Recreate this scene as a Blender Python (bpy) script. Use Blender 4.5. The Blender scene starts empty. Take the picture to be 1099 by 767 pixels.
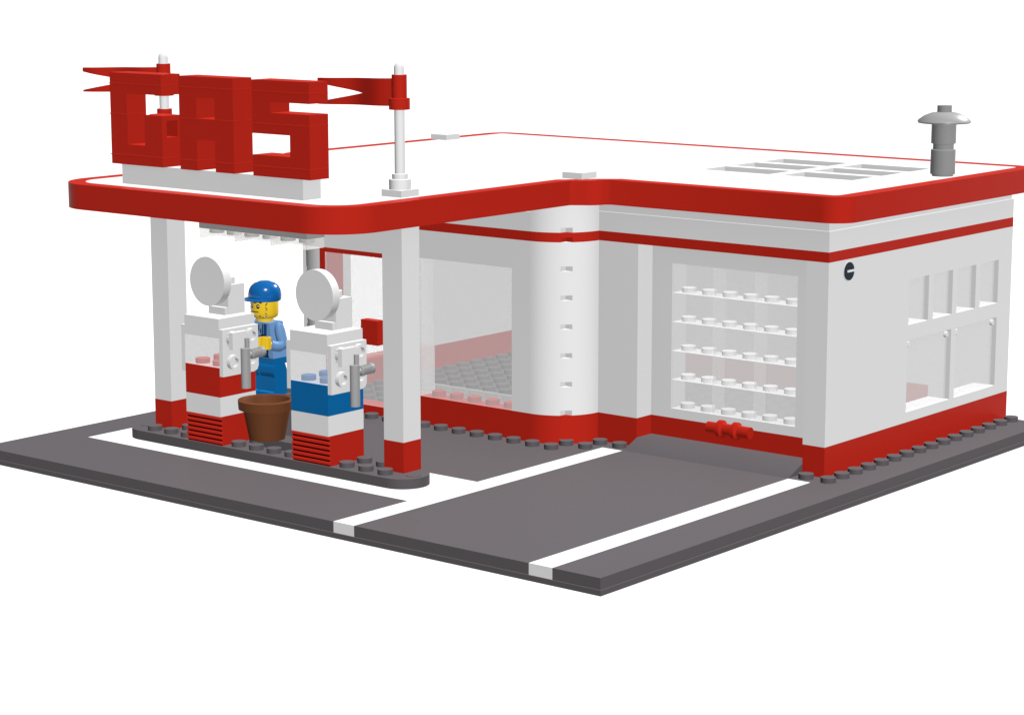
import bpy, bmesh, math, random
import mathutils
from mathutils import Vector, Matrix
S = 0.35                      # one stud pitch in scene units
PI = math.pi
scn = bpy.context.scene
COL = scn.collection
random.seed(4)

# ------------------------------------------------------------------ materials
def mat(name, col, rough=0.45, spec=0.08, bump=0.0):
    m = bpy.data.materials.new(name); m.use_nodes = True
    nt = m.node_tree; b = nt.nodes['Principled BSDF']
    b.inputs['Base Color'].default_value = (*col, 1)
    b.inputs['Roughness'].default_value = rough
    b.inputs['Specular IOR Level'].default_value = spec
    n = nt.nodes.new('ShaderNodeTexNoise'); n.inputs['Scale'].default_value = 9
    tc = nt.nodes.new('ShaderNodeTexCoord'); nt.links.new(tc.outputs['Object'], n.inputs['Vector'])
    mr = nt.nodes.new('ShaderNodeMapRange')
    mr.inputs['To Min'].default_value = max(rough-.04, .02); mr.inputs['To Max'].default_value = rough+.04
    nt.links.new(n.outputs['Fac'], mr.inputs['Value']); nt.links.new(mr.outputs['Result'], b.inputs['Roughness'])
    return m

def clear(name, f, col=(.98, .98, .98)):
    m = bpy.data.materials.new(name); m.use_nodes = True
    nt = m.node_tree; nt.nodes.clear()
    o = nt.nodes.new('ShaderNodeOutputMaterial'); mx = nt.nodes.new('ShaderNodeMixShader')
    t = nt.nodes.new('ShaderNodeBsdfTransparent'); d = nt.nodes.new('ShaderNodeBsdfDiffuse')
    d.inputs['Color'].default_value = (*col, 1)
    mx.inputs['Fac'].default_value = f
    nt.links.new(t.outputs[0], mx.inputs[1]); nt.links.new(d.outputs[0], mx.inputs[2])
    nt.links.new(mx.outputs[0], o.inputs['Surface'])
    return m

WHITE = mat('white_plastic', (.80, .80, .80), .5, .03)
PAPER = mat('white_backdrop', (.86, .86, .86), .9, 0)
PAINT = mat('white_tile', (.82, .82, .82), .5, .0)
RED = mat('red_plastic', (.487, .0200, .0105), .4, .03)
GREY = mat('dark_grey_plastic', (.1085, .0985, .1050), .5, .03)
MID = mat('mid_grey_plastic', (.335, .335, .335), .45, .05)
STEEL = mat('grey_metal_plastic', (.335, .335, .340), .33, .25)
SILV = mat('silver_grey_plastic', (.27, .27, .275), .35, .25)
BLUE = mat('blue_plastic', (.0040, .135, .376), .4, .04)
CAPB = mat('blue_cap_plastic', (.0035, .120, .385), .22, .3)
JEAN = mat('blue_trouser_plastic', (.0040, .140, .39), .35, .08)
SHIRT = mat('light_blue_plastic', (.150, .300, .560), .3, .2)
NAVY = mat('navy_print', (.004, .06, .20), .4, .05)
BLACK = mat('black_print', (.006, .006, .007), .5, .05)
STUB = mat('grey_print', (.30, .27, .22), .5, .05)
YEL = mat('yellow_plastic', (.84, .56, .022), .3, .3)
BROWN = mat('brown_plastic', (.145, .050, .0205), .5, .04)
DARKRED = mat('groove_shade_red', (.055, .003, .002), .6, .0)  # darkened copy of the red, for shade between louvre slats
NIGHT = mat('dark_blue_lens', (.010, .018, .028), .4, .05)
GLASS = clear('clear_window', .29)
CBRICK = clear('clear_brick', .50)
PUMPG = clear('clear_pump_brick', .40)
LEDGE = clear('clear_brick_stud', .82)
SIDEG = clear('clear_side_window', .34)
DOORB = clear('clear_door_brick', .60)
EDGE = clear('clear_brick_edge', .30)
FAINT = clear('clear_brick_far_side', .03)
CLITE = clear('clear_light_tile', .40, (.98, .96, .93))

# ------------------------------------------------------------------ mesh helpers (stud units, world coordinates)
def B(): return bmesh.new()
def box(bm, x0, x1, y0, y1, z0, z1):
    v = [bm.verts.new(p) for p in ((x0,y0,z0),(x1,y0,z0),(x1,y1,z0),(x0,y1,z0),(x0,y0,z1),(x1,y0,z1),(x1,y1,z1),(x0,y1,z1))]
    for f in ((3,2,1,0),(4,5,6,7),(0,1,5,4),(1,2,6,5),(2,3,7,6),(3,0,4,7)):
        bm.faces.new([v[i] for i in f])
    return v
def area2(p): return sum(p[i][0]*p[(i+1) % len(p)][1]-p[(i+1) % len(p)][0]*p[i][1] for i in range(len(p)))
def prism(bm, pts, z0, z1, smooth=True):
    pts = list(pts)
    if area2(pts) < 0: pts = pts[::-1]
    a = [bm.verts.new((x, y, z0)) for x, y in pts]; b = [bm.verts.new((x, y, z1)) for x, y in pts]
    n = len(pts)
    bm.faces.new(a[::-1]); bm.faces.new(b)
    for i in range(n):
        j = (i+1) % n; f = bm.faces.new((a[i], a[j], b[j], b[i])); f.smooth = smooth
def arc(cx, cy, r, a0, a1, n=14):
    return [(cx+r*math.cos(math.radians(a0+(a1-a0)*i/n)), cy+r*math.sin(math.radians(a0+(a1-a0)*i/n))) for i in range(n+1)]
def lathe(bm, prof, c, axis='z', seg=28, smooth=True, capA=True, capB=True):
    """prof: (radius, height) list along the axis from c"""
    if axis == 'z': e1, e2, e3 = Vector((1,0,0)), Vector((0,1,0)), Vector((0,0,1))
    elif axis == 'x': e1, e2, e3 = Vector((0,1,0)), Vector((0,0,1)), Vector((1,0,0))
    elif axis == 'y': e1, e2, e3 = Vector((0,0,1)), Vector((1,0,0)), Vector((0,1,0))
    else:
        e3 = Vector(axis).normalized(); e1 = e3.orthogonal().normalized(); e2 = e3.cross(e1)
    c = Vector(c); rings = []
    for r, h in prof:
        rings.append([bm.verts.new(c+e3*h+(e1*math.cos(2*PI*k/seg)+e2*math.sin(2*PI*k/seg))*max(r, 1e-4)) for k in range(seg)])
    for A, Bq in zip(rings[:-1], rings[1:]):
        for k in range(seg):
            f = bm.faces.new((A[k], A[(k+1) % seg], Bq[(k+1) % seg], Bq[k])); f.smooth = smooth
    if capA: bm.faces.new(rings[0][::-1])
    if capB: bm.faces.new(rings[-1])
def stud(bm, x, y, z, r=.3, h=.2, seg=20): lathe(bm, [(r, 0), (r, h)], (x, y, z), seg=seg)
def grid_wall(bm, along, u0, u1, t0, t1, z0, z1, holes):
    """wall along 'x' or 'y' with rectangular openings (ua, ub, za, zb)"""
    us = sorted({u0, u1, *[h[0] for h in holes], *[h[1] for h in holes]})
    zs = sorted({z0, z1, *[h[2] for h in holes], *[h[3] for h in holes]})
    us = [u for u in us if u0 <= u <= u1]; zs = [z for z in zs if z0 <= z <= z1]
    def solid(i, j):
        if i < 0 or j < 0 or i >= len(us)-1 or j >= len(zs)-1: return False
        cu, cz = (us[i]+us[i+1])/2, (zs[j]+zs[j+1])/2
        return not any(h[0] < cu < h[1] and h[2] < cz < h[3] for h in holes)
    def P(u, t, z): return (u, t, z) if along == 'x' else (t, u, z)
    def quad(*ps): bm.faces.new([bm.verts.new(p) for p in ps])
    for i in range(len(us)-1):
        for j in range(len(zs)-1):
            if not solid(i, j): continue
            a, b, c, d = us[i], us[i+1], zs[j], zs[j+1]
            quad(P(a,t0,c), P(b,t0,c), P(b,t0,d), P(a,t0,d)); quad(P(a,t1,c), P(a,t1,d), P(b,t1,d), P(b,t1,c))
            if not solid(i-1, j): quad(P(a,t0,c), P(a,t0,d), P(a,t1,d), P(a,t1,c))
            if not solid(i+1, j): quad(P(b,t0,c), P(b,t1,c), P(b,t1,d), P(b,t0,d))
            if not solid(i, j-1): quad(P(a,t0,c), P(a,t1,c), P(b,t1,c), P(b,t0,c))
            if not solid(i, j+1): quad(P(a,t0,d), P(b,t0,d), P(b,t1,d), P(a,t1,d))
    bmesh.ops.remove_doubles(bm, verts=bm.verts, dist=1e-5)
    bmesh.ops.recalc_face_normals(bm, faces=bm.faces)

ORIG = {}
def emit(name, bm, m, parent=None, origin=None, bevel=0, recalc=False):
    """link a bmesh given in world stud coordinates as one object"""
    if parent is not None: o0 = ORIG[parent.name]
    else: o0 = Vector(origin or (0, 0, 0))
    if recalc: bmesh.ops.recalc_face_normals(bm, faces=bm.faces)
    if bevel:
        es = [e for e in bm.edges if len(e.link_faces) == 2 and e.calc_face_angle(0) > .6]
        bmesh.ops.bevel(bm, geom=es, offset=bevel, segments=1, affect='EDGES', profile=.5)
    for v in bm.verts: v.co = (v.co-o0)*S
    me = bpy.data.meshes.new(name); bm.to_mesh(me); bm.free(); me.set_sharp_from_angle(angle=math.radians(32))
    for x in (m if isinstance(m, (list, tuple)) else [m]): me.materials.append(x)
    o = bpy.data.objects.new(name, me); COL.objects.link(o)
    if parent is not None: o.parent = parent
    else: o.location = o0*S
    ORIG[o.name] = o0
    return o
def root(name, loc):
    o = bpy.data.objects.new(name, None); COL.objects.link(o); o.location = Vector(loc)*S
    o.empty_display_size = .2; ORIG[o.name] = Vector(loc)
    return o
def tag(o, label=None, cat=None, group=None, kind=None):
    if label: o['label'] = label
    if cat: o['category'] = cat
    if group: o['group'] = group
    if kind: o['kind'] = kind
    return o
def copy_tree(o, parent=None):
    c = o.copy(); COL.objects.link(c); c.parent = parent
    ORIG[c.name] = ORIG[o.name]
    for ch in list(o.children): copy_tree(ch, c)
    return c

# ------------------------------------------------------------------ setting
bm = B(); R = 7000
vs = [bm.verts.new(p) for p in ((-R,-R,-.02),(R,-R,-.02),(R,R,-.02),(-R,R,-.02))]; bm.faces.new(vs)
tag(emit('ground', bm, PAPER), kind='structure')

bm = B()
box(bm, -.05, 32.05, -.05, 32.05, 0, .2)          # thin base sheet, a hair wider than the tiles
box(bm, 0, 32, 0, 32, .2, .6)
studs = [(16.5+k, 1.5) for k in range(16)] + [(16.5, 2.5)]
studs += [(14.5,13.5),(15.5,13.5),(15.5,12.5),(16.5,12.5),(16.5,11.5)]
studs += [(14.5, 14.5+k) for k in range(15)] + [(15.5,29.5),(16.5,29.5),(16.5,30.5)]
studs += [(17.5+k, 30.5) for k in range(15)]
for i in range(15):
    for j in range(26):
        x, y = 16.5+i, 3.5+j
        if y < 13.2 and x < 19: continue
        if (x-17)**2+(y-15)**2 < 0.1: continue
        studs.append((x, y))
for x, y in studs: stud(bm, x, y, .6)
tag(emit('pavement', bm, GREY), kind='structure')

def stripe(x0, x1, y0, y1):
    b = B(); box(b, x0-(.006 if x0 == 0 else 0), x1, y0, y1, .2 if x0 == 0 else .5, .608)
    return b
for r in ((0,16,2,3),(0,16,11,12),(4,8,12,30)):
    z = stripe(*r)
    if r[0] == 4:
        for v in z.verts: v.co.z += 0
    tag(emit('stripe', z, PAINT), kind='structure')

bm = B()                                              # sloped drive up to the garage
pf = [(16.05,.61),(17,1.0),(18,1.0),(18,.61)]
a = [bm.verts.new((x, 3.02, z)) for x, z in pf]; b = [bm.verts.new((x, 10.98, z)) for x, z in pf]
bm.faces.new(a); bm.faces.new(b[::-1])
for i in range(4):
    j = (i+1) % 4; bm.faces.new((a[i], b[i], b[j], a[j]))
tag(emit('ramp', bm, GREY, recalc=True), kind='structure')

# ------------------------------------------------------------------ pump island
bm = B()
prism(bm, arc(6, 14, 1, 180, 360)+arc(6, 28, 1, 0, 180), .6, 1.0)
free = []
for k in range(14):
    y = 14.5+k
    for x in (5.5, 6.5):
        if 17 < y < 19 or 23 < y < 25: continue
        if x == 6.5 and (14 < y < 15 or 27 < y < 28): continue
        if x == 6.5 and 19 < y < 22: continue
        free.append((x, y))
for x, y in free: stud(bm, x, y, 1.0)
for x, y in ((6, 13.5), (6, 28.5)): lathe(bm, [(.3, 0), (.3, .02)], (x, y, 1.0))
box(bm, 6.0, 6.98, 19.02, 21.95, 1.0, 1.36)
isl = emit('pump_island', bm, GREY, origin=(6, 21, .6))
tag(isl, 'long dark grey round-ended island with studs under the two pumps', 'island')

# ------------------------------------------------------------------ building
bld = root('gas_station', (24, 16, .6))
tag(bld, 'white and red toy gas station with a flat roof, corner column and canopy', 'building')
colN = [(17,15)] + arc(17, 15, 2, 180, 270, 22)
colF = [(17,27)] + arc(17, 27, 2, 90, 180, 22)
# red base course
for k, (x0,x1,y0,y1) in enumerate(((17,32,2,3),(17,19,11,13),(15,16,15,22),(17,32,29,30),(31,32,3,29))):
    bm = B(); box(bm, x0, x1, y0, y1, .6, 1.8); emit('base_course', bm, RED, bld)
bm = B(); box(bm, 18, 19, 3, 11, .6, 1.8); emit('base_course', bm, RED, bld)
for poly in (colN, colF):
    bm = B(); prism(bm, poly, .6, 1.8); emit('base_course', bm, RED, bld)
bm = B(); box(bm, 15, 16, 22, 27, .6, 1.0); emit('threshold', bm, RED, bld)

# walls with real openings
low = [(23.2,26.8,2.22,5.2), (27.2,30.8,2.22,5.2)]
upw = [(23.2,24.8,5.82,7.68), (25.2,26.8,5.82,7.68), (27.2,28.8,5.82,7.68), (29.2,30.8,5.82,7.68)]
def wall(along, u0, u1, t0, t1, holes, z0=1.8, z1=9.0):
    b = B(); grid_wall(b, along, u0, u1, t0, t1, z0, z1, holes); return emit('wall', b, WHITE, bld)
wall('x', 17, 32, 2, 3, low+upw)
wall('y', 3, 11, 18, 19, [(4,10,2.2,8.2)])
wall('y', 11, 13, 17, 19, [])
wall('y', 15, 27, 15, 16, [(16,22,1.8,7.8), (22,27,1.0,7.8)], z0=1.8)
wall('x', 17, 32, 29, 30, [(19,25,1.8,7.8)])
wall('y', 3, 29, 31, 32, [])
# round corner columns with a stud recess at the foot of each brick
def notched(c, far):
    p = 1.225; q = math.sqrt(4-p*p); X, Y = c
    if not far:
        pts = [v for v in arc(X, Y, 2, 180, 270, 22)]
        ins = [(X-q, Y-p), (X-p, Y-p), (X-p, Y-q)]
        gone = lambda v: v[0] < X-p and v[1] < Y-p
    else:
        pts = [v for v in arc(X, Y, 2, 90, 180, 22)]
        ins = [(X-p, Y+q), (X-p, Y+p), (X-q, Y+p)]
        gone = lambda v: v[0] < X-p and v[1] > Y+p
    out = [c]; done = False
    for v in pts:
        if gone(v):
            if not done: out += ins; done = True
        else: out.append(v)
    return out
def column(c, far, poly):
    cuts = [1.8,3.0,4.2,5.4,6.6,7.8]
    npoly = notched(c, far)
    bm = B()
    for z in cuts:
        prism(bm, npoly, z, z+.21); prism(bm, poly, z+.21, z+1.2)
    emit('round_column', bm, WHITE, bld)
    b1 = B(); prism(b1, npoly, 9.0, 9.2); prism(b1, poly, 9.2, 9.4); emit('red_band', b1, RED, bld)
    b2 = B(); prism(b2, npoly, 9.4, 9.6); prism(b2, poly, 9.6, 10.58); emit('round_column', b2, WHITE, bld)
column((17,15), False, colN)
column((17,27), True, colF)
# storey top: red band and white band over the whole outline
def topband(z0, z1, m, name, ins=0):
    bm = B()
    prism(bm, [(17+ins,2+ins),(32-ins,2+ins),(32-ins,30-ins),(17+ins,30-ins)], z0, z1)
    box(bm, 15+ins, 17+ins-.001, 15, 27, z0, z1)
    return emit(name, bm, m, bld)
topband(9.0, 9.4, RED, 'red_band')
topband(9.4, 10.2, WHITE, 'wall')
topband(10.2, 10.6, WHITE, 'wall', .07)

# roof with red fascia
def outline(ins=0):
    i = ins
    XF, XG, YR, YC, YL, YB, XB = 1.60+i, 16.30+i, 1.0+i, 13.05+i, 29.15-i, 31.0-i, 32.4-i
    p = []
    p += arc(3.60, 15.05, 2-i, 180, 270, 16)                       # canopy near corner
    p += arc(16.30, 13.05, 1-i, 270, 180, 1)[:0]
    p += [(15.30+i*0, YC)] if False else []
    p += arc(16.30, 13.05, 1-i, 180, 270, 12)[0:0]
    # bulge between canopy side and garage front: centre inside the roof
    a = arc(16.32, 13.05, 1.0-i, 190, 262, 10)
    p += [(15.10, YC)] + a[2:] 
    p += [(XG, 11.7)] if False else []
    p += [(XG, 11.85)]
    p += arc(17.30, 2.0, 1-i, 180, 270, 14)
    p += arc(31.4, 2.0, 1-i, 270, 360, 8)
    p += arc(31.4, 30.0, 1-i, 0, 90, 8)
    p += arc(17.3, 30.0, 1-i, 90, 180, 8)
    p += [(XG, YL)]
    p += arc(3.60, 27.15, 2-i, 90, 180, 16)
    return p
O, I = outline(0), outline(.70)
bm = B(); n = len(O)
vo0 = [bm.verts.new((x,y,10.6)) for x,y in O]; vo1 = [bm.verts.new((x,y,11.6)) for x,y in O]
vi0 = [bm.verts.new((x,y,10.6)) for x,y in I]; vi1 = [bm.verts.new((x,y,11.6)) for x,y in I]
for k in range(n):
    j = (k+1) % n
    f = bm.faces.new((vo0[k], vo0[j], vo1[j], vo1[k]))
    L = (Vector(O[k])-Vector(O[j])).length; f.smooth = True
    bm.faces.new((vo1[k], vo1[j], vi1[j], vi1[k])); bm.faces.new((vi1[k], vi1[j], vi0[j], vi0[k])); bm.faces.new((vi0[k], vi0[j], vo0[j], vo0[k]))
fas = emit('fascia', bm, RED, bld, recalc=True)
bm = B(); prism(bm, I, 10.605, 11.592, smooth=False)
roof = emit('roof', bm, WHITE, bld)
cut = B()
for yy in (4.3, 8.3):
    for xx in (22.4, 24.7, 27.0):
        box(cut, xx, xx+1.75, yy, yy+3.35, 11.0, 12)
me = bpy.data.meshes.new('c')
for v in cut.verts: v.co = (v.co-ORIG[roof.name])*S
cut.to_mesh(me); cut.free(); co = bpy.data.objects.new('c', me); COL.objects.link(co); co.parent = bld
mo = roof.modifiers.new('b', 'BOOLEAN'); mo.operation = 'DIFFERENCE'; mo.object = co; mo.solver = 'EXACT'
bpy.context.view_layer.update()
dg = bpy.context.evaluated_depsgraph_get()
nm = bpy.data.meshes.new_from_object(roof.evaluated_get(dg)); roof.modifiers.clear(); roof.data = nm
bpy.data.objects.remove(co)
for x, y in ((6.0,14.0), (15.75,12.95), (26.8,29.75)):
    if x == 6.0: continue
    b = B(); box(b, x, x+1, y, y+1, 11.592, 11.85); emit('roof_tile', b, WHITE, roof)
# chimney on the roof
bm = B(); cx, cy = 26.31, 2.37
lathe(bm, [(.44,0),(.44,.09),(.51,.09),(.51,1.08),(.43,1.10),(.43,1.32),(.51,1.34),(.51,2.24)], (cx,cy,11.592), seg=32)
ch = emit('chimney', bm, SILV, roof)
bm = B(); lathe(bm, [(.5,2.15),(1.06,2.17),(1.09,2.23),(1.04,2.31),(.82,2.47),(.55,2.58),(.31,2.62)], (cx,cy,11.592), seg=40); emit('chimney_cowl', bm, STEEL, roof)
bm = B(); lathe(bm, [(.3,2.58),(.3,2.88)], (cx,cy,11.592)); emit('chimney_knob', bm, SILV, roof)

# canopy pillars
for y in (14, 27):
    b = B(); box(b, 6, 7, y, y+1, 2.2, 10.6); p = emit('canopy_pillar', b, WHITE, bld)
    b = B(); box(b, 5.995, 7.005, y-.005, y+1.005, 1.0, 2.2); emit('pillar_base', b, RED, p)
# light tray under the canopy
b = B(); box(b, 5, 5.98, 18, 24, 9.8, 10.2); box(b, 5.2, 5.9, 18.2, 23.8, 10.2, 10.6)
for q in range(6): lathe(b, [(.3,0),(.3,.19)], (5.5, 18.5+q, 9.61), seg=16)
lt = emit('canopy_light', b, MID, bld)
for k in range(3):
    b = B(); box(b, 5, 5.98, 18.02+2*k, 19.98+2*k, 9.40, 9.79)
    le = emit('lens', b, CLITE, lt)


# side windows
def side_window(h, name, glassy=2.2):
    x0, x1, z0, z1 = h
    b = B(); box(b, x0, x1, glassy, glassy+.08, z0, z1)
    w = emit('window', b, SIDEG, bld)
    return w
for h in low:
    w = side_window(h, 'low')
    for x in (h[0]+.0, h[1]-.42): 
        b = B(); lathe(b, [(.11,0),(.13,.06),(.13,.12)], (x+.22, 2.06, 4.98), axis='y', seg=16)
        emit('latch', b, WHITE, w)
for h in upw: side_window(h, 'up')
# round dark lamp on the side wall
b = B(); lathe(b, [(.40,0),(.40,.03),(.33,.03),(.33,.01)], (18.47,1.975,8.53), axis='y', seg=28, capB=False)
lamp = emit('wall_lamp', b, WHITE, bld, recalc=True)
b = B(); lathe(b, [(.355,0),(.355,.05)], (18.44,1.94,8.53), axis='y', seg=28); emit('lens', b, NIGHT, lamp)
b = B(); box(b, 18.26, 18.80, 1.90, 1.94, 8.50, 8.58); emit('bar', b, WHITE, lamp)

# showroom window
b = B(); box(b, 15.03, 15.11, 16, 21.98, 1.8, 7.8)
w = emit('window', b, GLASS, bld)
for k in range(5):
    b = B(); stud(b, 15.55, 16.5+k, 1.8, h=.22); emit('stud', b, RED, w)
b = B(); box(b, 15.86, 16.0, 16, 21.12, 1.8, 2.2); emit('sill', b, GLASS, w)
b = B(); box(b, 15.13, 16.0, 21.13, 21.2, 1.8, 7.8); emit('side_pane', b, CBRICK, w)
# left wall window
b = B(); box(b, 19, 25, 29.4, 29.48, 1.8, 7.8); emit('window', b, clear('clear_side', .16), bld)
# office door
b = B()
box(b, 15.0, 16.2, 26.72, 27, 1.0, 7.8); box(b, 15.0, 16.0, 22, 22.28, 1.0, 7.8); box(b, 15.0, 16.0, 22.28, 26.72, 7.6, 7.8)
door = emit('door', b, RED, bld)
b = B(); box(b, 15.06, 15.14, 22.28, 26.72, 1.0, 7.6); emit('pane', b, GLASS, door)
b = B(); box(b, 14.62, 15.04, 23.22, 24.2, 3.80, 4.88); emit('letter_box', b, RED, door, bevel=.02)
# garage door of clear bricks
b = B(); grid_wall(b, 'y', 3.98, 10.02, 18.06, 18.94, 2.1, 8.3, [(4.02,9.98,2.2,8.2)])
for y in range(6): stud(b, 18.5, 4.5+y, 2.2, h=.2)
gd = emit('garage_door', b, WHITE, bld)
for r in range(5):
    for c in range(3):
        b = B(); y0 = 4+2*c; z0 = 2.2+1.2*r
        box(b, 18.02, 18.98, y0+.002, y0+1.985, z0+.01, z0+1.2)
        b.faces.ensure_lookup_table()
        b.faces[2].material_index = 1; b.faces[4].material_index = 2; b.faces[0].material_index = 2; b.faces[1].material_index = 3
        nf = len(b.faces)
        if r < 4:
            for q in (.5, 1.5): stud(b, 18.5, y0+q, z0+1.205, h=.19)
            b.faces.ensure_lookup_table()
            for f in b.faces[nf:]: f.material_index = 3
        emit('glass_brick', b, [DOORB, EDGE, FAINT, LEDGE], gd)
b = B()
lathe(b, [(.23,0),(.23,.48),(.36,.55),(.36,.72),(.24,.80),(.24,1.20),(.36,1.27),(.36,1.44),(.24,1.52),(.24,2.05)], (17.72, 7.95, 1.73), axis=(0,-1,-.0), seg=24)
box(b, 17.8, 18.01, 6.4, 6.62, 1.6, 1.8); box(b, 17.8, 18.01, 7.2, 7.42, 1.6, 1.8)
emit('handle', b, RED, gd)

# ------------------------------------------------------------------ GAS sign on the canopy
sg = root('gas_sign', (3.4, 21, 11.6))
tag(sg, 'big red block letters GAS on a white base along the canopy front', 'sign')
b = B(); box(b, 3.0, 3.95, 16.2, 26.22, 11.6, 12.4); emit('sign_base', b, WHITE, sg)
def letter(rects, notch=None):
    b = B()
    for (ya, yb, za, zb, *xx) in rects:
        x0, x1 = xx if xx else (2.8, 3.8)
        box(b, x0, x1, ya, yb, za, zb)
        for zs in (15.6, 14.4, 12.8):                       # joint lines between the stacked plates
            if za+.1 < zs < zb-.1 and not xx: box(b, 2.74, 3.76, ya-.045, yb-.02, zs-.04, zs)
    bmesh.ops.recalc_face_normals(b, faces=b.faces)
    return b
g = letter([(25.6,26.58,12.4,16.0), (23.6,25.6,15.2,16.0), (24.6,25.6,12.4,13.2),
            (23.6,24.6,12.4,13.55), (23.6,24.6,13.55,14.2,2.8,3.05), (23.6,24.6,13.55,14.2,3.62,3.8), (24.35,24.6,13.55,14.2,3.05,3.62), (23.6,24.6,14.2,14.4),
            (24.6,24.85,13.2,14.4,3.3,3.8)])
emit('letter', g, RED, sg)
a_ = letter([(21.64,22.6,12.4,16.0), (19.62,20.64,12.4,16.0), (20.64,21.64,15.2,16.0), (20.64,21.64,13.6,14.4)])
emit('letter', a_, RED, sg)
s_ = letter([(17.62,18.6,14.0,16.0), (15.62,17.62,15.2,16.0), (15.62,17.62,14.0,14.8), (15.62,16.64,13.2,14.0), (15.62,18.6,12.4,13.2)])
emit('letter', s_, RED, sg)

# ------------------------------------------------------------------ flagpoles
fp = root('flagpole', (6.5, 14.5, 11.6))
b = B(); box(b, 6, 7, 14, 15, 11.6, 11.86); emit('pole_base', b, WHITE, fp)
b = B(); lathe(b, [(.42,0),(.42,.42),(.3,.43),(.3,.62),(.2,.63),(.2,4.58),(.19,4.66),(.16,4.73),(.10,4.78),(.03,4.80)], (6.5,14.5,11.82)); emit('pole', b, WHITE, fp)
b = B(); lathe(b, [(.40,0),(.40,.42),(.29,.43),(.29,1.30),(.19,1.30)], (6.5,14.5,14.86)); emit('flag_holder', b, RED, fp)
b = B()
N = 30
def wave(s): return .11*math.sin((s-1.62)*2*PI/2.7)
top, bot = [], []
def section(s):
    zt = 15.99-.045*s/1.0*.9 if s < 3.5 else 15.85
    return zt
cols = []
for side in (0, 1):                                        # swallow-tail: upper and lower half strips
    prev = None
    for i in range(N+1):
        s = .22+(4.15-.22)*i/N
        zt = 16.02-.028*s; zb = 14.98-.02*s
        mid = 15.40
        if s > 1.9:
            if side == 0: za, zc = min(mid+.15*(s-1.9), zt-.1), zt
            else: za, zc = zb, mid-.19*(s-1.9)
        else:
            za, zc = (mid, zt) if side == 0 else (zb, mid)
        x = 6.5+wave(s); y = 14.5+s; th = .07
        cur = [b.verts.new((x-th, y, za)), b.verts.new((x-th, y, zc)), b.verts.new((x+th, y, zc)), b.verts.new((x+th, y, za))]
        if prev:
            for k in range(4): 
                f = b.faces.new((prev[k], prev[(k+1) % 4], cur[(k+1) % 4], cur[k])); f.smooth = k in (0, 2)
        else: b.faces.new(cur)
        prev = cur
    b.faces.new(prev[::-1])
emit('flag', b, RED, fp, recalc=True)
for e_ in fp.children: pass
fp2 = copy_tree(fp); fp2.location = Vector((6.5, 27.5, 11.6))*S
b = B(); lathe(b, [(.31,0),(.31,.5)], (6.5,14.5,13.82)); emit('collar', b, RED, fp2)
for ch_ in fp2.children:
    if ch_.name.startswith('flag.') or ch_.name == 'flag': ch_.rotation_euler = (0, 0, math.radians(10))
tag(fp, 'white flagpole with red swallowtail flag, on the right of the GAS letters', 'flagpole', 'flagpoles on the canopy roof')
tag(fp2, 'white flagpole with red swallowtail flag, rising behind the letter G', 'flagpole', 'flagpoles on the canopy roof')

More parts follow.
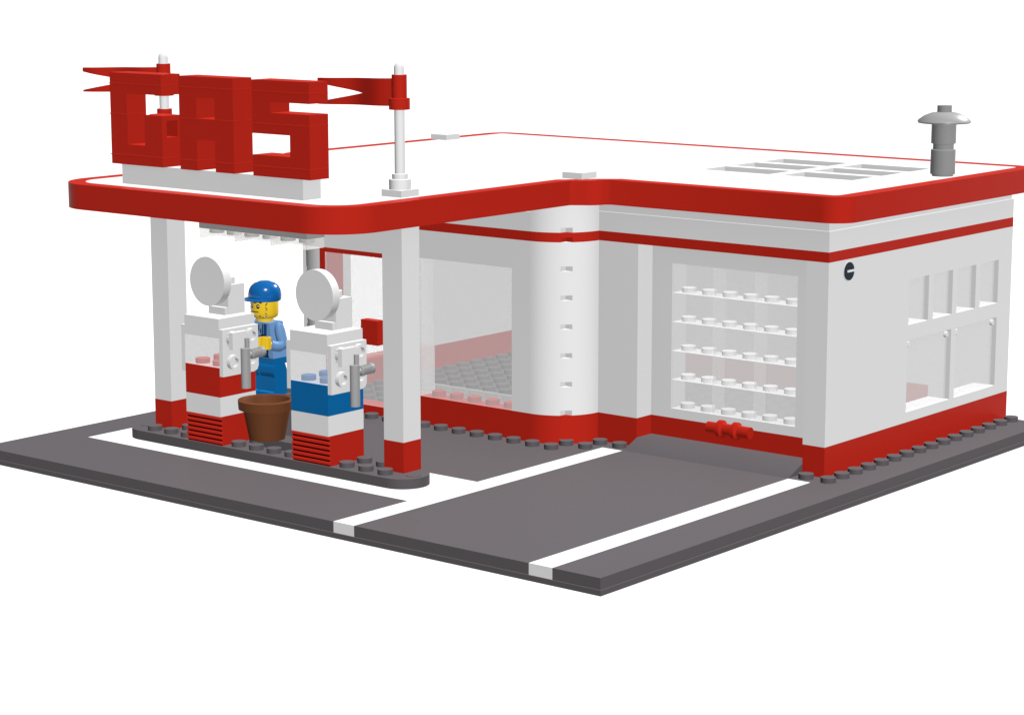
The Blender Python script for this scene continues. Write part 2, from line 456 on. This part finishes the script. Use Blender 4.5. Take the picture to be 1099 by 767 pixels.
# ------------------------------------------------------------------ fuel pumps
def make_pump(m_band):
    X, Y = 5.0, 17.0
    p = root('fuel_pump', (6, 18, 1.0))
    b = B(); box(b, X+.06, X+2, Y+.0, Y+2-.02, 1.0, 2.2); emit('base_brick', b, RED, p)
    b = B()
    for k in range(6):
        z = 1.02+.198*k
        prof = [(X-.02, z+.02), (X+.05, z+.115), (X+.07, z+.115), (X+.07, z+.0)]
        q0 = [b.verts.new((x, Y-.03, zz+.07)) for x, zz in [(X+.07, z), (X-.03, z+.0), (X-.03, z+.10), (X+.07, z+.10)]]
        q1 = [b.verts.new((v.co.x, Y+1.98, v.co.z)) for v in q0]
        b.faces.new(q0); b.faces.new(q1[::-1])
        for i in range(4): b.faces.new((q0[i], q1[i], q1[(i+1) % 4], q0[(i+1) % 4]))
    emit('louvre', b, mat('louvre_red', (.60, .026, .014), .4, .05) if 'louvre_red' not in bpy.data.materials else bpy.data.materials['louvre_red'], p, recalc=True)
    b = B(); box(b, X+.03, X+.062, Y+.0, Y+1.97, 1.02, 2.19); emit('groove_shade_plate', b, DARKRED, p)  # dark sheet behind the slats, groove shade put into its colour
    b = B(); box(b, X, X+2, Y, Y+2, 2.2, 3.0); emit('white_band', b, WHITE, p)
    b = B(); box(b, X, X+2, Y, Y+2, 3.0, 4.2)
    for x in (.5, 1.5):
        for y in (.5, 1.5): stud(b, X+x, Y+y, 4.2)
    emit('colour_band', b, m_band, p)
    b = B(); box(b, X+.01, X+1.99, Y+.01, Y+1.99, 4.205, 5.395); emit('display', b, PUMPG, p)
    b = B(); box(b, X, X+2, Y-.0, Y+2, 5.4, 5.8); emit('cover', b, WHITE, p)
    b = B(); box(b, X+.0, X+2, Y+.0, Y+2.0, 5.80, 6.2); top = emit('cap_plate', b, WHITE, p)
    # side brackets with hollow studs
    for s, y0, y1 in ((-1, Y-.2, Y), (1, Y+2, Y+2.2)):
        b = B()
        pr = [(X+.0, 5.78), (X+.0, 3.86), (X+1.75, 3.86), (X+1.93, 3.93), (X+2.0, 4.1), (X+2.0, 5.78)]
        q0 = [b.verts.new((x, y0, z)) for x, z in pr]; q1 = [b.verts.new((x, y1-(.003 if s < 0 else -.003)*1, z)) for x, z in pr]
        b.faces.new(q0); b.faces.new(q1[::-1])
        for i in range(len(pr)): b.faces.new((q0[i], q1[i], q1[(i+1) % len(pr)], q0[(i+1) % len(pr)]))
        for x in (.5, 1.5):
            for z in (4.42, 5.38):
                d = -1 if s < 0 else 1; yy = y0 if s < 0 else y1
                lathe(b, [(.3, 0), (.3, .2), (.19, .2), (.19, .02)], (X+x, yy, z), axis=(0, d, 0), seg=24)
        emit('side_bracket', b, WHITE, p, recalc=True)
    # clip and nozzle on the near side
    b = B(); box(b, X+.16, X+.98, Y-.62, Y-.41, 4.98, 5.68); box(b, X+.25, X+.9, Y-.41, Y-.2, 5.1, 5.6)
    emit('clip', b, WHITE, p, bevel=.02)
    b = B()
    lathe(b, [(.195,0),(.195,1.62),(.14,1.63)], (X+.68, Y-.80, 3.40), seg=24)
    lathe(b, [(.10,0),(.10,.42)], (X+.78, Y-.80, 5.0), seg=16)
    nz = emit('nozzle', b, STEEL, p)
    b = B(); pr = [(.13, 0), (.13, .14)]
    for k in range(7): pr += [(.20, .18+.068*k), (.20, .215+.068*k), (.165, .225+.068*k), (.165, .245+.068*k)]
    pr += [(.21, .67), (.21, .83), (.16, .86)]
    lathe(b, pr, (X+.82, Y-.80, 4.72), axis=(1, 0, .06), seg=20); emit('handle', b, STEEL, p)
    # round sign and its holder
    b = B(); lathe(b, [(1.0,0),(1.0,.22),(.99,.40)], (X+.36, Y+1, 7.60), axis='x', seg=56)
    lathe(b, [(.3,.40),(.3,.62)], (X+.36, Y+1, 7.60), axis='x', seg=20)
    emit('round_sign', b, WHITE, p)
    b = B(); box(b, X+1.05, X+1.98, Y+.52, Y+1.48, 6.2, 7.4); lathe(b, [(.3,0),(.3,.26)], (X+1.5, Y+1, 7.4), seg=20)
    box(b, X+.86, X+1.05, Y+.53, Y+1.47, 6.2, 6.5)
    emit('sign_holder', b, WHITE, p)
    return p
pump2 = make_pump(BLUE)
pump1 = copy_tree(pump2); pump1.location = Vector((6, 24, 1.0))*S
for ch in pump1.children:
    if ch.name.startswith('colour_band'):
        ch.data = ch.data.copy(); ch.data.materials[0] = RED
tag(pump2, 'white fuel pump with a blue band, round sign and grey nozzle', 'fuel pump', 'fuel pumps on the island')
tag(pump1, 'white fuel pump with a red band, beside the far canopy pillar', 'fuel pump', 'fuel pumps on the island')

# ------------------------------------------------------------------ brown pot between the pumps
b = B(); px, py = 6.08, 21.46
lathe(b, [(.72,0),(.95,1.20),(1.13,1.24),(1.15,1.60),(.95,1.62),(.88,1.52),(.66,.12)], (px, py, 1.36), seg=48, capB=True)
tag(emit('flower_pot', b, BROWN, origin=(px, py, 1.36), recalc=True), 'brown flower pot with a thick rim, empty, between the two pumps', 'flower pot')
b = B(); lathe(b, [(.42,0),(.42,.12),(.48,.13),(.48,1.93),(.3,1.93),(.3,2.13)], (7.50, 21.90, .602), seg=28)
tag(emit('round_post', b, GREY, origin=(7.50, 21.90, .6)), 'dark grey round post half hidden behind the brown pot', 'post')

# ------------------------------------------------------------------ toy figure
FX, FY, FZ = 15.05, 30.56, .60
fg = root('toy_figure', (FX, FY, FZ))
tag(fg, 'toy figure in blue cap, light blue shirt and blue trousers, facing the road', 'toy figure')
# legs
for s in (-1, 1):
    b = B()
    y0, y1 = (FY-.93, FY-.04) if s < 0 else (FY+.04, FY+.93)
    pr = [(-.38,0),(-.56,0),(-.56,.34),(-.36,.38),(-.33,1.02)] 
    pr += [(-.02-.40*math.cos(t), 1.42-.40*math.sin(-t)*-1+0) for t in []]
    pr += [(-.02+.44*math.cos(math.radians(a)), 1.32+.44*math.sin(math.radians(a))) for a in range(215, 20, -15)]
    pr += [(.42,1.3),(.42,0)]
    q0 = [b.verts.new((FX+x, y0, FZ+z)) for x, z in pr]; q1 = [b.verts.new((FX+x, y1, FZ+z)) for x, z in pr]
    b.faces.new(q0); b.faces.new(q1[::-1])
    for i in range(len(pr)):
        f = b.faces.new((q0[i], q1[i], q1[(i+1) % len(pr)], q0[(i+1) % len(pr)])); f.smooth = 4 < i < 17
    emit('leg', b, JEAN, fg, recalc=True)
b = B(); box(b, FX-.40, FX+.42, FY-.93, FY+.93, FZ+1.62, FZ+1.92); emit('hips', b, JEAN, fg, bevel=.02)
# torso
b = B()
zb, zt = FZ+1.92, FZ+3.52
v = [b.verts.new(p) for p in ((FX-.48,FY-.98,zb),(FX+.44,FY-.98,zb),(FX+.44,FY+.98,zb),(FX-.48,FY+.98,zb),
                              (FX-.44,FY-.72,zt),(FX+.42,FY-.72,zt),(FX+.42,FY+.72,zt),(FX-.44,FY+.72,zt))]
for f in ((3,2,1,0),(4,5,6,7),(0,1,5,4),(1,2,6,5),(2,3,7,6),(3,0,4,7)): b.faces.new([v[i] for i in f])
tor = emit('torso', b, SHIRT, fg, bevel=.03)
b = B()
def patch(b, y0, y1, z0, z1, d=.012):
    def xf(z): return FX-.48+.04*(z-zb)/(zt-zb)-d
    q = [b.verts.new((xf(z), y, z)) for y, z in ((y0,z0),(y1,z0),(y1,z1),(y0,z1))]; 
    q2 = [b.verts.new((w.co.x+.01, w.co.y, w.co.z)) for w in q]
    b.faces.new(q); b.faces.new(q2[::-1])
    for i in range(4): b.faces.new((q[i], q2[i], q2[(i+1) % 4], q[(i+1) % 4]))
patch(b, FY-.62, FY+.62, zb+.06, zb+.98)
patch(b, FY-.55, FY-.38, zb+.98, zt-.06); patch(b, FY+.38, FY+.55, zb+.98, zt-.06)
emit('dungarees', b, NAVY, tor, recalc=True)
b = B()
patch(b, FY-.72, FY+.72, zb+.02, zb+.08, .02); patch(b, FY-.66, FY-.60, zb+.08, zb+1.0, .02); patch(b, FY+.60, FY+.66, zb+.08, zb+1.0, .02)
patch(b, FY-.34, FY-.28, zb+1.0, zt-.08, .02); patch(b, FY-.08, FY+.10, zt-.42, zt-.14, .02); patch(b, FY-.5, FY-.2, zb+.98, zb+1.05, .02); patch(b, FY+.2, FY+.5, zb+.98, zb+1.05, .02)
patch(b, FY-.22, FY-.16, zb+1.1, zt-.3, .02)
emit('shirt_print', b, BLACK, tor, recalc=True)
# head
b = B(); hz = FZ+3.50
lathe(b, [(.40,0),(.40,.15),(.50,.17),(.575,.22),(.62,.30),(.637,.42),(.637,.98),(.60,1.10),(.50,1.20),(.3,1.24)], (FX,FY,hz), seg=40)
head = emit('head', b, YEL, fg)
def mark(b, ang, z, w, h, r=.637):
    """small printed mark on the head; ang from -X towards -Y (deg)"""
    pts = []
    for da, dz in ((-1,-1),(0,-1.15),(1,-1),(1.15,0),(1,1),(0,1.15),(-1,1),(-1.15,0)):
        a = math.radians(ang)+da*w/r/2
        pts.append((a, z+dz*h/2))
    fr = [b.verts.new((FX-(r+.012)*math.cos(a), FY-(r+.012)*math.sin(a), FZ+zz)) for a, zz in pts]
    bk = [b.verts.new((FX-(r-.03)*math.cos(a), FY-(r-.03)*math.sin(a), FZ+zz)) for a, zz in pts]
    b.faces.new(fr); b.faces.new(bk[::-1])
    for i in range(8): b.faces.new((fr[i], bk[i], bk[(i+1) % 8], fr[(i+1) % 8]))
b = B()
HZ = 4.25
mark(b, 17, HZ, .13, .17); emit('eye', b, BLACK, head, recalc=True)
b = B(); mark(b, -17, HZ, .13, .17); emit('eye', b, BLACK, head, recalc=True)
for sd in (1, -1):
    b = B()
    for q in range(5): mark(b, sd*(5+q*6), HZ+.17+.045*math.sin(q*PI/4), .10, .045)
    emit('eyebrow', b, BLACK, head, recalc=True)
b = B()
for q in range(7): mark(b, -13+q*5, HZ-.26+.015*(q % 2), .07, .03)
emit('mouth', b, BLACK, head, recalc=True)
b = B(); mark(b, 19, HZ+.02, .045, .055, r=.655); emit('eye_glint', b, WHITE, head, recalc=True)
b = B(); mark(b, -15, HZ+.02, .045, .055, r=.655); emit('eye_glint', b, WHITE, head, recalc=True)
b = B()
def rad(z): 
    t = z-3.50
    return .637 if t > .42 else (.62+(t-.30)*.14 if t > .3 else .58)
trail = [(52+2*((k % 2)*2-1), HZ+.20-.065*k) for k in range(11)] + [(48-4.6*k, HZ-.47-.03*math.sin(k)) for k in range(21)] + [(-52-2*((k % 2)*2-1), HZ-.45+.065*k) for k in range(11)]
for k, (a, zz) in enumerate(trail):
    b = B(); 
    if k % 4 == 3: continue
    mark(b, a, zz, .055, .045, r=rad(zz)+.004); emit('stubble', b, STUB if k % 3 == 0 else BLACK, head, recalc=True)
# cap
b = B()
prof = [(.72,.0),(.76,.08),(.765,.30),(.72,.50),(.62,.67),(.47,.79),(.31,.845),(.27,.87),(.05,.872)]
lathe(b, prof, (FX+.02,FY,FZ+4.455), seg=44)
cap = emit('cap', b, CAPB, fg)
b = B()
ring = []
for k in range(17):
    a = math.radians(-72+144*k/16); e = .36*math.cos(a*1.05)**.6 if abs(a) < 1.45 else .02
    ring.append((a, e))
lo = []
for zz in (0, .075):
    inn = [b.verts.new((FX+.02-.66*math.cos(a), FY-.66*math.sin(a), FZ+4.52+zz)) for a, e in ring]
    out = [b.verts.new((FX+.02-(.72+e)*math.cos(a), FY-(.72+e*.35)*math.sin(a), FZ+4.51+zz)) for a, e in ring]
    lo.append((inn, out))
for k in range(16):
    b.faces.new((lo[0][0][k], lo[0][0][k+1], lo[0][1][k+1], lo[0][1][k])); b.faces.new((lo[1][0][k], lo[1][1][k], lo[1][1][k+1], lo[1][0][k+1]))
    b.faces.new((lo[0][1][k], lo[0][1][k+1], lo[1][1][k+1], lo[1][1][k])); b.faces.new((lo[0][0][k], lo[1][0][k], lo[1][0][k+1], lo[0][0][k+1]))
for k in (0, 16): b.faces.new((lo[0][0][k], lo[0][1][k], lo[1][1][k], lo[1][0][k]))
emit('brim', b, CAPB, cap, recalc=True)
# arms: swept tubes, hands: open clips
def tube(b, pts, seg=16):
    rings = []
    P = [Vector(p[:3]) for p in pts]
    for i, p in enumerate(P):
        t = (P[min(i+1, len(P)-1)]-P[max(i-1, 0)]).normalized()
        e1 = t.cross(Vector((0,1,0))).normalized(); e2 = t.cross(e1).normalized(); r = pts[i][3]
        rings.append([b.verts.new(p+(e1*math.cos(2*PI*k/seg)+e2*math.sin(2*PI*k/seg))*r) for k in range(seg)])
    for A, C in zip(rings[:-1], rings[1:]):
        for k in range(seg):
            f = b.faces.new((A[k], A[(k+1) % seg], C[(k+1) % seg], C[k])); f.smooth = True
    b.faces.new(rings[0][::-1]); b.faces.new(rings[-1])
for s in (-1, 1):
    b = B()
    yo = FY+s*.98
    pts = [(FX-.02, yo-s*.14, FZ+3.46, .12), (FX-.03, yo-s*.06, FZ+3.38, .20), (FX-.04, yo, FZ+3.18, .245), (FX-.01, yo+s*.06, FZ+2.85, .245), (FX+.02, yo+s*.10, FZ+2.66, .25),
           (FX-.05, yo+s*.11, FZ+2.52, .255), (FX-.22, yo+s*.09, FZ+2.46, .25), (FX-.44, yo+s*.05, FZ+2.50, .24), (FX-.66, yo+s*.0, FZ+2.58, .22)]
    tube(b, pts); arm = emit('arm', b, SHIRT, fg, recalc=True)
    b = B()
    hx, hy, hzz = FX-.95, yo-s*.06, FZ+2.70
    lathe(b, [(.14,0),(.14,.26)], (FX-.56, yo, FZ+2.56), axis=(-1,0,.3), seg=14)
    # C shaped clip
    arcp = []
    for rr in (.30, .18):
        arcp.append([(hx+rr*math.cos(math.radians(t)), hy+rr*math.sin(math.radians(t))) for t in range(-130, 131, 20)])
    for z0, z1 in ((hzz-.26, hzz+.26),):
        A0 = [b.verts.new((x,y,z0)) for x,y in arcp[0]]; A1 = [b.verts.new((x,y,z1)) for x,y in arcp[0]]
        C0 = [b.verts.new((x,y,z0)) for x,y in arcp[1]]; C1 = [b.verts.new((x,y,z1)) for x,y in arcp[1]]
        m_ = len(A0)
        for i in range(m_-1):
            for q in ((A0[i],A0[i+1],A1[i+1],A1[i]), (C0[i],C1[i],C1[i+1],C0[i+1]), (A1[i],A1[i+1],C1[i+1],C1[i]), (A0[i],C0[i],C0[i+1],A0[i+1])):
                f = b.faces.new(q); 
        for i in (0, m_-1): b.faces.new((A0[i],A1[i],C1[i],C0[i]))
    emit('hand', b, YEL, arm, recalc=True)

# ------------------------------------------------------------------ light, world, camera
wd = bpy.data.worlds.new('World'); scn.world = wd; wd.use_nodes = True
bg = wd.node_tree.nodes['Background']; bg.inputs['Color'].default_value = (1, 1, 1, 1); bg.inputs['Strength'].default_value = .13
d = Vector((-.44, -.615, .93))
ld = bpy.data.lights.new('sun', 'SUN'); ld.energy = d.length*PI; ld.angle = math.radians(2); ld.color = (1, 1, 1)
ld.use_shadow = False
try: ld.cycles.cast_shadow = False
except Exception: pass
lo_ = bpy.data.objects.new('sun', ld); COL.objects.link(lo_)
lo_.rotation_euler = d.to_track_quat('Z', 'Y').to_euler(); lo_.location = (-10, -14, 30)

bd = Vector((.80, .0, .54))                            # added back light: brightens tops, leaves the ramp slope darker
bl = bpy.data.lights.new('back', 'SUN'); bl.energy = bd.length*PI; bl.angle = math.radians(5); bl.use_shadow = False; bl.specular_factor = 0
bo = bpy.data.objects.new('back', bl); COL.objects.link(bo); bo.rotation_euler = bd.to_track_quat('Z', 'Y').to_euler()
fd = Vector((-.12, -.15, -.40))                       # weak fill added from below to lift the black undersides
fl = bpy.data.lights.new('fill', 'SUN'); fl.energy = fd.length*PI; fl.angle = math.radians(10); fl.use_shadow = False; fl.specular_factor = 0
fo = bpy.data.objects.new('fill', fl); COL.objects.link(fo); fo.rotation_euler = fd.to_track_quat('Z', 'Y').to_euler()
CAM = (-58.700536, -44.266956, 20.985974, 0.685356, -0.176051, -0.000588, 2493.225942)
ex, ey, ez, yaw, pit, rol, fpx = CAM
F = Vector((math.cos(pit)*math.cos(yaw), math.cos(pit)*math.sin(yaw), math.sin(pit)))
Rv = F.cross(Vector((0,0,1))).normalized(); U = Rv.cross(F)
R2 = Rv*math.cos(rol)+U*math.sin(rol); U2 = U*math.cos(rol)-Rv*math.sin(rol)
cd = bpy.data.cameras.new('camera'); cam = bpy.data.objects.new('camera', cd); COL.objects.link(cam)
M = Matrix(((R2.x,U2.x,-F.x,ex*S),(R2.y,U2.y,-F.y,ey*S),(R2.z,U2.z,-F.z,ez*S),(0,0,0,1)))
cam.matrix_world = M
cd.sensor_width = 36; cd.lens = fpx/1099*36; cd.clip_start = .1; cd.clip_end = 20000
scn.camera = cam
scn.view_settings.view_transform = 'Standard'; scn.view_settings.look = 'None'
scn.view_settings.exposure = 0; scn.view_settings.gamma = 1
scn.cycles.max_bounces = 8; scn.cycles.diffuse_bounces = 0; scn.cycles.glossy_bounces = 2
scn.cycles.transparent_max_bounces = 48
scn.cycles.use_denoising = True; scn.cycles.denoiser = 'OPENIMAGEDENOISE'; scn.cycles.use_adaptive_sampling = False
